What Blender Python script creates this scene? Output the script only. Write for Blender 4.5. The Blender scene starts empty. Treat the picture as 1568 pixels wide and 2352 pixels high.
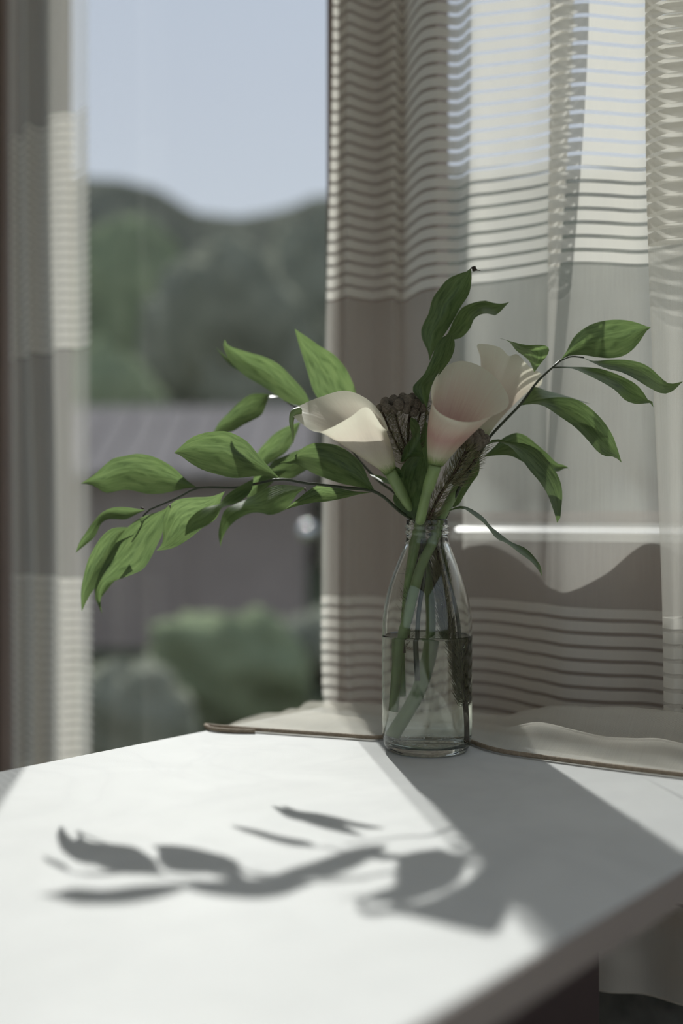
import bpy, math, random
from mathutils import Vector, noise
random.seed(7)
R = math.radians
sc = bpy.context.scene
# ------------------------------------------------------------------ camera
F, CX, HY, ZC = 2600.0, 784.0, 1190.0, 0.96     # focal length (px of 1568x2352), centre x, horizon y, eye height
cd = bpy.data.cameras.new('camera'); cam = bpy.data.objects.new('camera', cd)
sc.collection.objects.link(cam); sc.camera = cam
cam.location = (0, 0, ZC); cam.rotation_euler = (R(90), 0, 0)
cd.sensor_fit = 'VERTICAL'; cd.sensor_height = 36; cd.sensor_width = 24
cd.lens = F/2352*36; cd.shift_y = (HY-1176)/2352
cd.clip_start = .02; cd.clip_end = 500
cd.dof.use_dof = True; cd.dof.focus_distance = 1.0; cd.dof.aperture_fstop = 1.9; cd.dof.aperture_blades = 0
# ------------------------------------------------------------------ sky, sun, exposure
w = bpy.data.worlds.new('sky'); sc.world = w; w.use_nodes = True
nt = w.node_tree; nt.nodes.clear()
wo = nt.nodes.new('ShaderNodeOutputWorld'); bg = nt.nodes.new('ShaderNodeBackground')
tc = nt.nodes.new('ShaderNodeTexCoord'); sx = nt.nodes.new('ShaderNodeSeparateXYZ'); cr = nt.nodes.new('ShaderNodeValToRGB')
cr.color_ramp.elements[0].position = 0.0; cr.color_ramp.elements[0].color = (.60, .65, .69, 1)
cr.color_ramp.elements[1].position = .75; cr.color_ramp.elements[1].color = (.42, .50, .64, 1)
e = cr.color_ramp.elements.new(.35); e.color = (.50, .55, .64, 1)
nt.links.new(tc.outputs['Generated'], sx.inputs[0]); nt.links.new(sx.outputs['Z'], cr.inputs[0])
nt.links.new(cr.outputs[0], bg.inputs[0]); nt.links.new(bg.outputs[0], wo.inputs[0])
bg.inputs[1].default_value = 1.12
sl = bpy.data.lights.new('sun', 'SUN'); sl.energy = 5.1; sl.angle = R(.55); sl.color = (1, .98, .945)
sun = bpy.data.objects.new('sun', sl); sc.collection.objects.link(sun)
SUN = Vector((.144, -.99, -.78))                    # direction the light travels
sun.rotation_euler = SUN.to_track_quat('-Z', 'Y').to_euler(); sun.location = (-1, 8, 7)
vs = sc.view_settings
vs.view_transform = 'Standard'; vs.look = 'None'; vs.exposure = 0.0; vs.gamma = 1.0; vs.use_curve_mapping = False
sc.cycles.transparent_max_bounces = 20; sc.cycles.max_bounces = 14; sc.cycles.diffuse_bounces = 4; sc.cycles.glossy_bounces = 3; sc.cycles.transmission_bounces = 14
sc.cycles.use_adaptive_sampling = True; sc.cycles.adaptive_threshold = .035; sc.cycles.adaptive_min_samples = 12
sc.cycles.use_denoising = True
# ------------------------------------------------------------------ coordinates
AX_N = Vector((.770, -.637, 0)); AX_D = Vector((.637, .770, 0))   # along the window wall / towards the window
TZ = ZC-.209                                                       # table top height
def P(x, y, Y): return Vector(((x-CX)/F*Y, Y, ZC+(HY-y)/F*Y))
def ND(n, d, z): return AX_N*n+AX_D*d+Vector((0, 0, z))
def nd_at(x, d):
    k = (x-CX)/F; Y = d/(.637*k+.770); X = k*Y
    return (.770*X-.637*Y, d)
def on_table(x, y):
    Y = .209*F/(y-HY); X = (x-CX)/F*Y
    return (.770*X-.637*Y, .637*X+.770*Y)
def crop(x0, y0, s): return lambda x, y: (x0+x/s, y0+y/s)
c1 = crop(160, 720, 2.6133); c2 = crop(640, 600, 2.6133); c3 = crop(1000, 600, 2.7606); c4 = crop(820, 1160, 3.794)
# ------------------------------------------------------------------ object helpers
C = sc.collection
def tag(o, label=None, cat=None, group=None, kind=None):
    if label: o['label'] = label
    if cat: o['category'] = cat
    if group: o['group'] = group
    if kind: o['kind'] = kind
    return o
def thing(name, label, cat, loc, group=None):
    o = bpy.data.objects.new(name, None); C.objects.link(o); o.location = loc
    o.empty_display_size = .02
    return tag(o, label, cat, group)
def root_loc(o):
    v = Vector((0, 0, 0))
    while o is not None: v += Vector(o.location); o = o.parent
    return v
def mesh(name, verts, faces, mat, parent=None, smooth=True, uvs=None):
    off = root_loc(parent)
    me = bpy.data.meshes.new(name)
    me.from_pydata([tuple(Vector(v)-off) for v in verts], [], faces)
    if uvs:
        ul = me.uv_layers.new(name='UVMap')
        ul.data.foreach_set('uv', [c for lp in me.loops for c in uvs[lp.vertex_index]])
    if smooth: me.polygons.foreach_set('use_smooth', [True]*len(me.polygons))
    me.materials.append(M[mat]); me.update()
    o = bpy.data.objects.new(name, me); C.objects.link(o); o.parent = parent
    return o
def grid_faces(r, c, wrap=False):
    f = []
    for i in range(r-1):
        for j in range(c if wrap else c-1):
            k = (j+1) % c
            f.append((i*c+j, i*c+k, (i+1)*c+k, (i+1)*c+j))
    return f
def box_vf(n0, n1, d0, d1, z0, z1):
    v = [ND(n, d, z) for z in (z0, z1) for d in (d0, d1) for n in (n0, n1)]
    return v, [(0, 2, 3, 1), (4, 5, 7, 6), (0, 1, 5, 4), (2, 6, 7, 3), (0, 4, 6, 2), (1, 3, 7, 5)]
def box(name, mat, n0, n1, d0, d1, z0, z1, parent=None, bevel=0):
    v, f = box_vf(n0, n1, d0, d1, z0, z1)
    o = mesh(name, v, f, mat, parent, smooth=False)
    if bevel:
        b = o.modifiers.new('bevel', 'BEVEL'); b.width = bevel; b.segments = 3
    return o
def struct(o): return tag(o, kind='structure')
def cat_spline(pts, n):
    pts = [Vector(p) for p in pts]
    dist = [0]
    for a, b in zip(pts, pts[1:]): dist.append(dist[-1]+max((b-a).length, 1e-9))
    T = dist[-1]; out = []
    for i in range(n):
        t = T*i/(n-1); k = 0
        while k < len(pts)-2 and dist[k+1] < t: k += 1
        u = (t-dist[k])/(dist[k+1]-dist[k])
        p1, p2 = pts[k], pts[k+1]
        h = dist[k+1]-dist[k]
        m1 = (p2-pts[k-1])/(dist[k+1]-dist[k-1])*h if k > 0 else (p2-p1)
        m2 = (pts[k+2]-p1)/(dist[k+2]-dist[k])*h if k < len(pts)-2 else (p2-p1)
        u2, u3 = u*u, u*u*u
        out.append(p1*(2*u3-3*u2+1)+m1*(u3-2*u2+u)+p2*(-2*u3+3*u2)+m2*(u3-u2))
    return out
def tube_vf(pts, rad, sides=8, cap=True):
    n = len(pts); v = []; uv = []
    t = (pts[1]-pts[0]).normalized()
    a = t.orthogonal().normalized(); L = 0
    for i, p in enumerate(pts):
        tt = (pts[min(i+1, n-1)]-pts[max(i-1, 0)]).normalized()
        a = (a-tt*a.dot(tt)).normalized(); b = tt.cross(a)
        if i: L += (p-pts[i-1]).length
        r = rad(i/(n-1)) if callable(rad) else rad
        for k in range(sides):
            th = 2*math.pi*k/sides
            v.append(p+(a*math.cos(th)+b*math.sin(th))*r); uv.append((k/sides, L))
    f = grid_faces(n, sides, True)
    if cap: f += [tuple(range(sides-1, -1, -1)), tuple(range((n-1)*sides, n*sides))]
    return v, f, uv
def tube(name, pts, rad, mat, parent=None, sides=8, n=24):
    v, f, uv = tube_vf(cat_spline(pts, n), rad, sides)
    return mesh(name, v, f, mat, parent, uvs=uv)
def join(parts):
    V = []; Fc = []
    for v, f in parts:
        o = len(V); V += v; Fc += [tuple(i+o for i in q) for q in f]
    return V, Fc
def lathe_vf(prof, cx, cy, seg=64):
    v = []
    for r, z in prof:
        for k in range(seg):
            th = 2*math.pi*k/seg; v.append(Vector((cx+r*math.cos(th), cy+r*math.sin(th), z)))
    return v, grid_faces(len(prof), seg, True)
# ------------------------------------------------------------------ materials
M = {}
class N:
    def __init__(s, name):
        m = bpy.data.materials.new(name); m.use_nodes = True; s.m = m; s.t = m.node_tree; s.t.nodes.clear()
        s.out = s.t.nodes.new('ShaderNodeOutputMaterial'); M[name] = m
    def n(s, typ, inp=None, **kw):
        o = s.t.nodes.new('ShaderNode'+typ)
        for k, v in kw.items(): setattr(o, k, v)
        for k, v in (inp or {}).items():
            if isinstance(v, bpy.types.NodeSocket): s.t.links.new(v, o.inputs[k])
            else: o.inputs[k].default_value = v
        return o
    def math(s, op, a, b=0.0): return s.n('Math', {0: a, 1: b}, operation=op).outputs[0]
    def mixc(s, f, a, b):
        o = s.n('MixRGB'); 
        for k, v in zip((0, 1, 2), (f, a, b)):
            if isinstance(v, bpy.types.NodeSocket): s.t.links.new(v, o.inputs[k])
            else: o.inputs[k].default_value = v
        return o.outputs[0]
    def noise(s, vec, scale, detail=3, dist=0): return s.n('TexNoise', {'Vector': vec, 'Scale': scale, 'Detail': detail, 'Distortion': dist}).outputs['Fac']
    def ramp(s, f, *st):
        o = s.n('ValToRGB', {0: f}); el = o.color_ramp.elements
        while len(el) < len(st): el.new(.5)
        for q, (p, c) in zip(el, st): q.position = p; q.color = (*c, 1) if len(c) == 3 else c
        return o.outputs[0]
    def bump(s, h, strength=.3, dist=.001): return s.n('Bump', {'Height': h, 'Strength': strength, 'Distance': dist}).outputs[0]
    def end(s, sh): s.t.links.new(sh.outputs[0], s.out.inputs[0]); return s.m
def c4t(c): return (c[0], c[1], c[2], 1)
def plain(name, col, rough=.6, var=.15, scale=8, spec=.4, metal=0, bump=0, bscale=60):
    g = N(name); co = g.n('TexCoord').outputs['Object']
    f = g.noise(co, scale, 4)
    c = g.ramp(f, (.25, tuple(x*(1-var) for x in col)), (.75, tuple(min(1, x*(1+var)) for x in col)))
    inp = {'Base Color': c, 'Roughness': rough, 'Specular IOR Level': spec, 'Metallic': metal}
    if bump: inp['Normal'] = g.bump(g.noise(co, bscale, 4), bump, .002)
    g.end(g.n('BsdfPrincipled', inp))
def mat_curtain():
    g = N('sheer_cloth'); uv = g.n('TexCoord').outputs['UV']; s = g.n('SeparateXYZ', {0: uv}); U, V = s.outputs[0], s.outputs[1]
    zone = g.math('ADD', g.math('MULTIPLY', g.math('GREATER_THAN', V, .25), g.math('LESS_THAN', V, .60)), g.math('MULTIPLY', g.math('GREATER_THAN', V, -.39), g.math('LESS_THAN', V, -.09)))
    gap = g.math('LESS_THAN', g.math('FRACT', g.math('DIVIDE', g.math('ADD', V, 5.0), .0136)), .29)
    weave = g.math('MULTIPLY', g.math('SINE', g.math('MULTIPLY', U, 2*math.pi/.0012)), g.math('SINE', g.math('MULTIPLY', V, 2*math.pi/.0010)))
    dense = g.math('SUBTRACT', .90, g.math('MULTIPLY', gap, .70))
    a = g.n('Mix', {0: zone, 2: .39, 3: dense}).outputs[0]
    a = g.math('MAXIMUM', a, g.math('MULTIPLY', g.math('LESS_THAN', V, -.375), .86))
    a = g.math('ADD', a, g.math('MULTIPLY', weave, .10))
    slub = g.noise(g.n('Mapping', {0: uv, 3: (900, 14, 1)}).outputs[0], 1.0, 2)
    a = g.math('ADD', a, g.math('MULTIPLY', g.math('SUBTRACT', slub, .5), .10))
    a = g.n('Clamp', {0: a, 1: .05, 2: .97}).outputs[0]
    col = (.90, .86, .775, 1)
    d = g.n('BsdfDiffuse', {0: col}); t = g.n('BsdfTranslucent', {0: (.80, .79, .73, 1)})
    cl = g.n('MixShader', {0: .50, 1: d.outputs[0], 2: t.outputs[0]})
    g.end(g.n('MixShader', {0: a, 1: g.n('BsdfTransparent').outputs[0], 2: cl.outputs[0]}))
def mat_leaf():
    g = N('leaf'); uv = g.n('TexCoord').outputs['UV']; ob = g.n('TexCoord').outputs['Object']
    rnd = g.n('ObjectInfo').outputs['Random']
    warp = g.noise(ob, 60, 2)
    s = g.n('SeparateXYZ', {0: uv})
    vein = g.math('SINE', g.math('ADD', g.math('MULTIPLY', s.outputs[0], 90.0), g.math('MULTIPLY', warp, 12.0)))
    blot = g.noise(g.n('Mapping', {0: uv, 3: (4, 2.2, 1)}).outputs[0], 2.6, 4, .6)
    fine = g.noise(ob, 420, 3)
    base = g.ramp(blot, (.30, (.018, .036, .016)), (.52, (.034, .062, .026)), (.75, (.055, .092, .036)))
    base = g.mixc(g.math('MULTIPLY', rnd, .5), base, (.045, .072, .03, 1))
    tr = g.ramp(blot, (.30, (.125, .195, .066)), (.50, (.205, .310, .108)), (.72, (.27, .385, .14)))
    tr = g.mixc(g.math('MULTIPLY', g.math('ADD', vein, 1.0), .06), tr, (.08, .15, .04, 1))
    nrm = g.bump(g.math('ADD', vein, g.math('MULTIPLY', fine, .8)), .09, .0003)
    p = g.n('BsdfPrincipled', {'Base Color': base, 'Roughness': .33, 'Specular IOR Level': .5, 'Normal': nrm})
    t = g.n('BsdfTranslucent', {0: tr})
    g.end(g.n('MixShader', {0: .52, 1: p.outputs[0], 2: t.outputs[0]}))
def mat_calla(name, pink):
    g = N(name); uv = g.n('TexCoord').outputs['UV']; s = g.n('SeparateXYZ', {0: uv})
    st = g.noise(g.n('Mapping', {0: uv, 3: (26, 1.5, 1)}).outputs[0], 3.0, 3, .3)
    vv = g.math('ADD', s.outputs[1], g.math('MULTIPLY', g.math('SUBTRACT', st, .5), .22))
    pk = (.62*1.0, .62-.22*pink, .52-.17*pink)
    c = g.ramp(vv, (.0, (.14, .23, .07)), (.06, (.34, .42, .18)), (.18, (.66, .64, .48)), (.52, pk), (.72, (.74, .70-.10*pink, .58-.09*pink)), (1.0, (.78, .76, .62)))
    nrm = g.bump(st, .25, .0006)
    p = g.n('BsdfPrincipled', {'Base Color': c, 'Roughness': .42, 'Specular IOR Level': .4, 'Normal': nrm})
    t = g.n('BsdfTranslucent', {0: c, 'Normal': nrm})
    g.end(g.n('MixShader', {0: .45, 1: p.outputs[0], 2: t.outputs[0]}))
def mat_table():
    g = N('marble_top'); co = g.n('TexCoord').outputs['Object']
    v1 = g.noise(co, 4.5, 6, 1.6); v2 = g.noise(co, 11, 5, 1.0)
    vein = g.math('POWER', g.math('SUBTRACT', 1.0, g.math('MULTIPLY', g.math('ABSOLUTE', g.math('SUBTRACT', v1, .5)), 8.0)), 3.0)
    vein = g.n('Clamp', {0: vein}).outputs[0]
    c = g.ramp(v2, (.3, (.635, .647, .638)), (.7, (.70, .712, .703)))
    c = g.mixc(g.math('MULTIPLY', vein, .16), c, (.50, .51, .52, 1))
    gr = g.noise(co, 900, 2)
    rough = g.math('ADD', .42, g.math('MULTIPLY', gr, .22))
    g.end(g.n('BsdfPrincipled', {'Base Color': c, 'Roughness': rough, 'Specular IOR Level': .05, 'Normal': g.bump(gr, .22, .0006)}))
def mat_glass(name, ior, col=(1, 1, 1, 1), rough=0):
    g = N(name); g.end(g.n('BsdfGlass', {'Color': col, 'Roughness': rough, 'IOR': ior}))
def mat_pane():
    g = N('window_glass'); fr = g.n('Fresnel', {0: 1.5}).outputs[0]
    gl = g.n('BsdfGlossy', {0: (1, 1, 1, 1), 1: .02}); tr = g.n('BsdfTransparent', {0: (.97, .98, .975, 1)})
    geo = g.n('NewGeometry').outputs['Backfacing']
    f = g.math('MULTIPLY', fr, g.math('SUBTRACT', 1.0, geo))
    g.end(g.n('MixShader', {0: f, 1: tr.outputs[0], 2: gl.outputs[0]}))
def mat_crown(name, lo, hi, scale=1.2):
    g = N(name); co = g.n('TexCoord').outputs['Object']
    f = g.noise(co, scale, 6); c = g.ramp(f, (.3, lo), (.7, hi))
    g.end(g.n('BsdfDiffuse', {0: c}))
mat_curtain(); mat_leaf(); mat_calla('calla_cream', .25); mat_calla('calla_pink', 1.0); mat_calla('calla_ivory', .45); mat_table()
mat_glass('bottle_glass', 1.46, (.985, .995, .985, 1)); mat_glass('water', 1.333, (.975, .985, .965, 1)); mat_pane()
plain('green_stem', (.19, .27, .10), .45, .2, 60, .5); plain('dark_stem', (.035, .045, .022), .4, .3, 120)
plain('needle', (.17, .16, .085), .5, .35, 90); plain('brown_stem', (.07, .045, .03), .7, .3, 150, bump=.4, bscale=500)
plain('cone_ball', (.21, .18, .14), .85, .4, 500, .2, bump=1.0, bscale=1400)
plain('dry_tip', (.04, .03, .02), .7); plain('hem_cord', (.30, .235, .165), .7, .25, 300, bump=.6, bscale=900)
plain('hem_thread', (.62, .58, .50), .8, .1, 200)
plain('brown_frame', (.24, .185, .16), .45, .12, 5); plain('dark_wood', (.090, .066, .064), .5, .2, 6)
plain('shaded_edge', (.34, .30, .27), .5, .05, 5)  # slab edge darker than the top: its shade is put into the colour
plain('sill_white', (.78, .78, .76), .22, .04, 5, .6)
plain('room_wall', (.86, .79, .69), .85, .05, 3); plain('room_ceiling', (.90, .87, .82), .9, .03, 3)
plain('carpet', (.055, .058, .055), .95, .5, 40, .1, bump=.8, bscale=300); plain('low_wall', (.10, .105, .10), .8, .5, 22, .3, bump=.5)
plain('floor_boards', (.62, .51, .39), .6, .2, 3)
mat_crown('forest', (.090, .096, .078), (.160, .165, .130), .35)
mat_crown('crown_dark', (.15, .16, .125), (.27, .275, .21), 1.5); mat_crown('crown_green', (.15, .18, .11), (.26, .30, .18), 1.5)
plain('bark', (.06, .05, .04), .9); plain('lawn', (.07, .08, .05), .9, .4, 3, 0); plain('shed_roof', (.27, .245, .235), .9, .08, 1, 0)
plain('shed_wall', (.32, .27, .25), .9, .15, 1, 0); plain('steel', (.85, .85, .85), .16, .02, 3, metal=1); plain('post', (.03, .03, .03), .5)
# ------------------------------------------------------------------ room shell
struct(box('floor', 'floor_boards', -2.4, 1.5, -2.0, 1.10, -.05, 0))
struct(box('ceiling', 'room_ceiling', -2.4, 1.5, -2.0, 1.3, 2.55, 2.65))
struct(box('wall_left', 'room_wall', -2.5, -2.4, -1.9, 1.3, 0, 2.55))
struct(box('wall_right', 'room_wall', 1.4, 1.5, -1.9, -1.6, 0, 2.55)); struct(box('wall_right_corner', 'room_wall', 1.4, 1.5, .9, 1.3, 0, 2.55)); struct(box('wall_right_head', 'room_wall', 1.4, 1.5, -1.6, .9, 2.3, 2.55))
struct(box('wall_rear', 'room_wall', -2.5, -2.1, -2.0, -1.9, 0, 2.55)); struct(box('wall_rear_corner', 'room_wall', 1.1, 1.5, -2.0, -1.9, 0, 2.55))
struct(box('wall_rear_head', 'room_wall', -2.1, 1.1, -2.0, -1.9, 2.45, 2.55)); struct(box('wall_rear_base', 'room_wall', -2.1, 1.1, -2.0, -1.9, 0, .8))
WN0, WS0, WS1, WN1 = -1.66, -.912, -.745, .55
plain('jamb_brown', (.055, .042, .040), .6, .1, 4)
struct(box('wall_window_side', 'jamb_brown', -2.4, WN0, 1.105, 1.25, 0, 2.55))
struct(box('wall_window_corner', 'room_wall', WN1, 1.5, 1.105, 1.25, 0, 2.55))
struct(box('wall_window_head', 'room_wall', WN0, WN1, 1.105, 1.25, 2.28, 2.55))
struct(box('wall_window_apron', 'brown_frame', WS1, WN1, 1.085, 1.13, .54, .95))
struct(box('wall_window_base', 'low_wall', WS1, WN1, 1.092, 1.13, 0, .54))
struct(box('trim_1', 'brown_frame', WS0, WS1, 1.072, 1.098, 0, 2.28, bevel=.003))
v = []
for n_ in (WS1+.02, WN1):
    v += [ND(n_, 1.068, .9445), ND(n_, 1.098, .9555), ND(n_, 1.098, .935), ND(n_, 1.068, .935)]
o = struct(mesh('trim_2', v, [(0, 1, 5, 4), (1, 2, 6, 5), (2, 3, 7, 6), (3, 0, 4, 7), (3, 2, 1, 0), (4, 5, 6, 7)], 'sill_white', smooth=False))
b = o.modifiers.new('bevel', 'BEVEL'); b.width = .0015; b.segments = 2
def window(name, n0, n1, d, z0, z1, fw, ft=.013):
    wd = bpy.data.objects.new(name, None); C.objects.link(wd); wd.location = ND((n0+n1)/2, d, z0); struct(wd)
    box('window_frame', 'brown_frame', n0, n0+fw, d-ft, d+ft, z0, z1, wd); box('window_frame', 'brown_frame', n1-fw, n1, d-ft, d+ft, z0, z1, wd)
    box('window_frame', 'brown_frame', n0+fw, n1-fw, d-ft, d+ft, z1-fw, z1, wd); box('window_frame', 'brown_frame', n0+fw, n1-fw, d-ft, d+ft, z0, z0+fw, wd)
    box('pane', 'window_glass', n0+fw, n1-fw, d-.003, d+.003, z0+fw, z1-fw, wd)
def fill_side_door(name, d0, d1, n, z0, z1, fw, ft=.013):
    wd = bpy.data.objects.new(name, None); C.objects.link(wd); wd.location = ND(n, (d0+d1)/2, z0); struct(wd)
    for a, b_, c_, e_ in ((d0, d0+fw, z0, z1), (d1-fw, d1, z0, z1), (d0+fw, d1-fw, z1-fw, z1), (d0+fw, d1-fw, z0, z0+fw)): box('fill_door_frame', 'brown_frame', n-ft, n+ft, a, b_, c_, e_, wd)
    box('pane', 'window_glass', n-.003, n+.003, d0+fw, d1-fw, z0+fw, z1-fw, wd)
window('window_1', WN0, WS0+.03, 1.113, 0, 2.28, .022)
window('fill_window', -2.1, 1.1, -1.95, .8, 2.45, .04)  # unseen rear window, added to brighten the shaded parts of the room
fill_side_door('fill_door', -1.6, .9, 1.45, 0, 2.3, .04)  # unseen glass door, added to bring in fill light from the side
window('window_2', WS1-.055, WN1, 1.112, .955, 2.28, .012)
struct(box('trim_3', 'room_ceiling', -2.2, 1.2, .96, 1.10, 2.32, 2.36))
# ------------------------------------------------------------------ table
tb = thing('side_table', 'pale marble-patterned table with dark brown pedestal under the glass bottle', 'table', ND(-.54, .52, 0))
TN0, TN1, TD0, TD1 = -.8144, -.273, .08, .95
box('table_top', 'marble_top', TN0+.001, TN1-.001, TD0+.001, TD1-.001, TZ-.020, TZ, tb, bevel=.0015)
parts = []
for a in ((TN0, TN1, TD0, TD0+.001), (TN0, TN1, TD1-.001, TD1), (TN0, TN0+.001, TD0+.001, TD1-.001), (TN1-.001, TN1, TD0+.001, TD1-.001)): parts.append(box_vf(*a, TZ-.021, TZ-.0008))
v, f = join(parts); tag(mesh('shaded_edge', v, f, 'shaded_edge', tb, smooth=False), 'taupe slab edge with shade in its colour')
box('pedestal', 'dark_wood', -.66, -.438, .22, .87, .03, TZ-.021, tb, bevel=.003)
box('foot', 'dark_wood', -.72, -.36, .16, .91, 0, .03, tb, bevel=.004)
# ------------------------------------------------------------------ curtains
def sheet(name, top, bot, z1, z0, rows, cols, parent, zmix=(1.6, .75), wrinkle=0.0, seed=0, uoff=0):
    ta = [Vector((*nd_at(x, d), 0)) for x, d in top]; ba = [Vector((*nd_at(x, d), 0)) for x, d in bot]
    # same parameter for both ends so that folds correspond
    def sample(a, n):
        out = []; m = len(a)-1
        for i in range(n):
            t = i/(n-1)*m; k = min(int(t), m-1); u = t-k
            p0, p1, p2, p3 = a[max(k-1, 0)], a[k], a[k+1], a[min(k+2, m)]
            out.append(p1*1.0+(p2-p0)*(.5*u)+(p0*2-p1*5+p2*4-p3)*(.5*u*u)+(p1*3-p0-p2*3+p3)*(.5*u*u*u))
        return out
    A, B = sample(ta, cols), sample(ba, cols)
    us = [0]
    for a_, b_ in zip(A, A[1:]): us.append(us[-1]+(b_-a_).length)
    V = []; uv = []
    for i in range(rows):
        z = z1+(z0-z1)*i/(rows-1)
        m = max(0, min(1, (zmix[0]-z)/(zmix[0]-zmix[1]))); m = m*m*(3-2*m)
        for j in range(cols):
            p = A[j].lerp(B[j], m)
            q = .004*noise.noise(Vector((us[j]*14+seed, z*2.2, seed)))
            if wrinkle:
                wz = max(0, min(1, (.80-z)/.15))
                q += wrinkle*wz*(1-2*abs(noise.noise(Vector((us[j]*7+seed, z*30+us[j]*9, seed+3)))))*.5+wrinkle*.6*wz*noise.noise(Vector((us[j]*16, z*11-us[j]*8, 7)))
            V.append(ND(p.x, p.y+q, z)); uv.append((us[j]+uoff, z-ZC+.006*noise.noise(Vector((us[j]*6, 0, seed)))))
    o = mesh(name, V, grid_faces(rows, cols), 'sheer_cloth', parent, uvs=uv)
    return o, V, cols
# main panel beside the opening
mc = thing('sheer_curtain', 'wide sheer curtain with horizontal open stripes hanging behind the glass bottle', 'curtain', ND(-.6, 1.04, .488))
top = [(764, 1.000), (780, 1.006), (800, 1.000), (830, 1.020), (868, 1.040), (905, 1.030), (918, 1.050), (930, 1.054), (944, 1.030), (970, 1.014), (1005, 1.018), (1045, 1.036),
       (1062, 1.036), (1082, 1.026), (1130, 1.034), (1180, 1.044), (1230, 1.054), (1280, 1.056), (1318, 1.046), (1296, 1.034), (1268, 1.024), (1262, 1.014), (1285, 1.010), (1340, 1.016), (1400, 1.034), (1480, 1.056),
       (1560, 1.050), (1640, 1.030), (1720, 1.050), (1820, 1.058), (1950, 1.035), (2100, 1.05), (2300, 1.03)]
bot = [(736, 1.004), (756, 1.010), (796, 1.004), (820, 1.020), (860, 1.036), (900, 1.034), (915, 1.044), (930, 1.046), (944, 1.040), (970, 1.032), (1005, 1.032), (1045, 1.044),
       (1066, 1.056), (1090, 1.061), (1130, 1.062), (1180, 1.050), (1215, 1.036), (1230, 1.031), (1240, 1.028), (1246, 1.026), (1252, 1.024), (1258, 1.023), (1270, 1.021), (1305, 1.019), (1390, 1.034), (1480, 1.058),
       (1560, 1.050), (1640, 1.034), (1720, 1.050), (1820, 1.054), (1950, 1.035), (2100, 1.05), (2300, 1.03)]
bd, Vm, cm = sheet('cloth_panel', top, bot, 2.30, .488, 190, 330, mc, (1.55, .80), wrinkle=.020, seed=1.3)
tube('hem_thread', Vm[-cm:][::2], .0007, 'hem_thread', mc, 5, 200)
# gathered panel at the right edge of the picture, its tail lying across the table
gc = thing('sheer_curtain', 'gathered sheer curtain at the right whose corded hem lies across the marble table', 'curtain', ND(-.45, .99, TZ))
top = [(1640, 1.006), (1600, 1.002), (1560, 1.006), (1520, 1.000), (1490, .996), (1482, .990), (1492, .984), (1530, .978), (1580, .984), (1640, .972), (1720, .984), (1800, .970), (1900, .984), (2050, .97), (2200, .985)]
bot = [(1564, 1.004), (1562, 1.004), (1560, 1.003), (1545, 1.000), (1530, .998), (1522, .994), (1528, .990), (1545, .986), (1562, .988), (1600, .982), (1680, .990), (1760, .976), (1860, .986), (2000, .975), (2150, .985)]
sheet('cloth_panel', top, bot, 2.30, TZ-.02, 110, 150, gc, (1.35, .80), seed=5.1, uoff=3)
hem_px = [(474, 1672), (520, 1676), (600, 1682), (700, 1689), (790, 1695), (862, 1700)]
hem = [Vector((*on_table(x, y), 0)) for x, y in hem_px]
hem += [Vector((-.640, .862, 0)), Vector((-.612, .884, 0)), Vector((-.580, .884, 0)), Vector((-.551, .870, 0))]
hem += [Vector((*on_table(x, y), 0)) for x, y in ((1160, 1733), (1250, 1746), (1400, 1766), (1568, 1787))] + [Vector((-.30, .885, 0))]
NH, NR = 150, 46
H = cat_spline(hem, NH)
V = []; uv = []; hemline = []
def bump1(x, c, s): return math.exp(-((x-c)/s)**2)
for i in range(NH):
    h = H[i]; s = i/(NH-1); n_ = h.x
    left = max(0, min(1, (n_+.79)/.25))
    h1 = .004+.016*bump1(n_, -.50, .055)+.014*bump1(n_, -.39, .05)+.003*bump1(n_, -.70, .06)
    h2 = .007+.026*bump1(n_, -.47, .10)+.019*bump1(n_, -.36, .06)+.006*bump1(n_, -.68, .06)
    db = .958+.018*left
    for j in range(NR):
        r = j/(NR-1)
        if r < .82:
            q = r/.82; d_ = h.y+(db-h.y)*q
            z = .0022+(h1*bump1(q, .42, .17)+h2*bump1(q, .86, .20))+(.0016*math.sin(60*n_+22*q+2*math.sin(9*q))+.0012*noise.noise(Vector((n_*40, q*6, 2))))*min(1, q*5)
            z = max(z, .0012)
            nn = n_+.012*q*math.sin(7*s)*left
            nn = max(nn, -.812)
        else:
            q = (r-.82)/.18; d_ = db+.018*math.sin(q*1.57); z = (.0022+h2*bump1(1, .86, .20))*(1-q)-.07*q*q; nn = max(n_, -.812)
        p = ND(nn, d_, TZ+z); V.append(p); uv.append((n_+3, .02+r*.18))
        if j == 0: hemline.append(ND(n_, d_-.001, TZ+.0030))
mesh('draped_tail', V, grid_faces(NH, NR), 'sheer_cloth', gc, uvs=uv)
V2 = [p-Vector((0, 0, min(.0022, max(0, p.z-TZ)*.5))) for p in V]
mesh('folded_underlayer', V2, grid_faces(NH, NR), 'sheer_cloth', gc, uvs=[(a+.4, b_+.0007) for a, b_ in uv])
# the cord folds back on itself at the far end
loop = [ND(*on_table(585, 1684), TZ+.0022), ND(*on_table(530, 1683), TZ+.0022), ND(*on_table(488, 1679), TZ+.0024)]
tag(tube('hem_cord', loop+[q for q in hemline[::3]], .0021, 'hem_cord', gc, 8, 160), 'tan corded hem')
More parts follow.
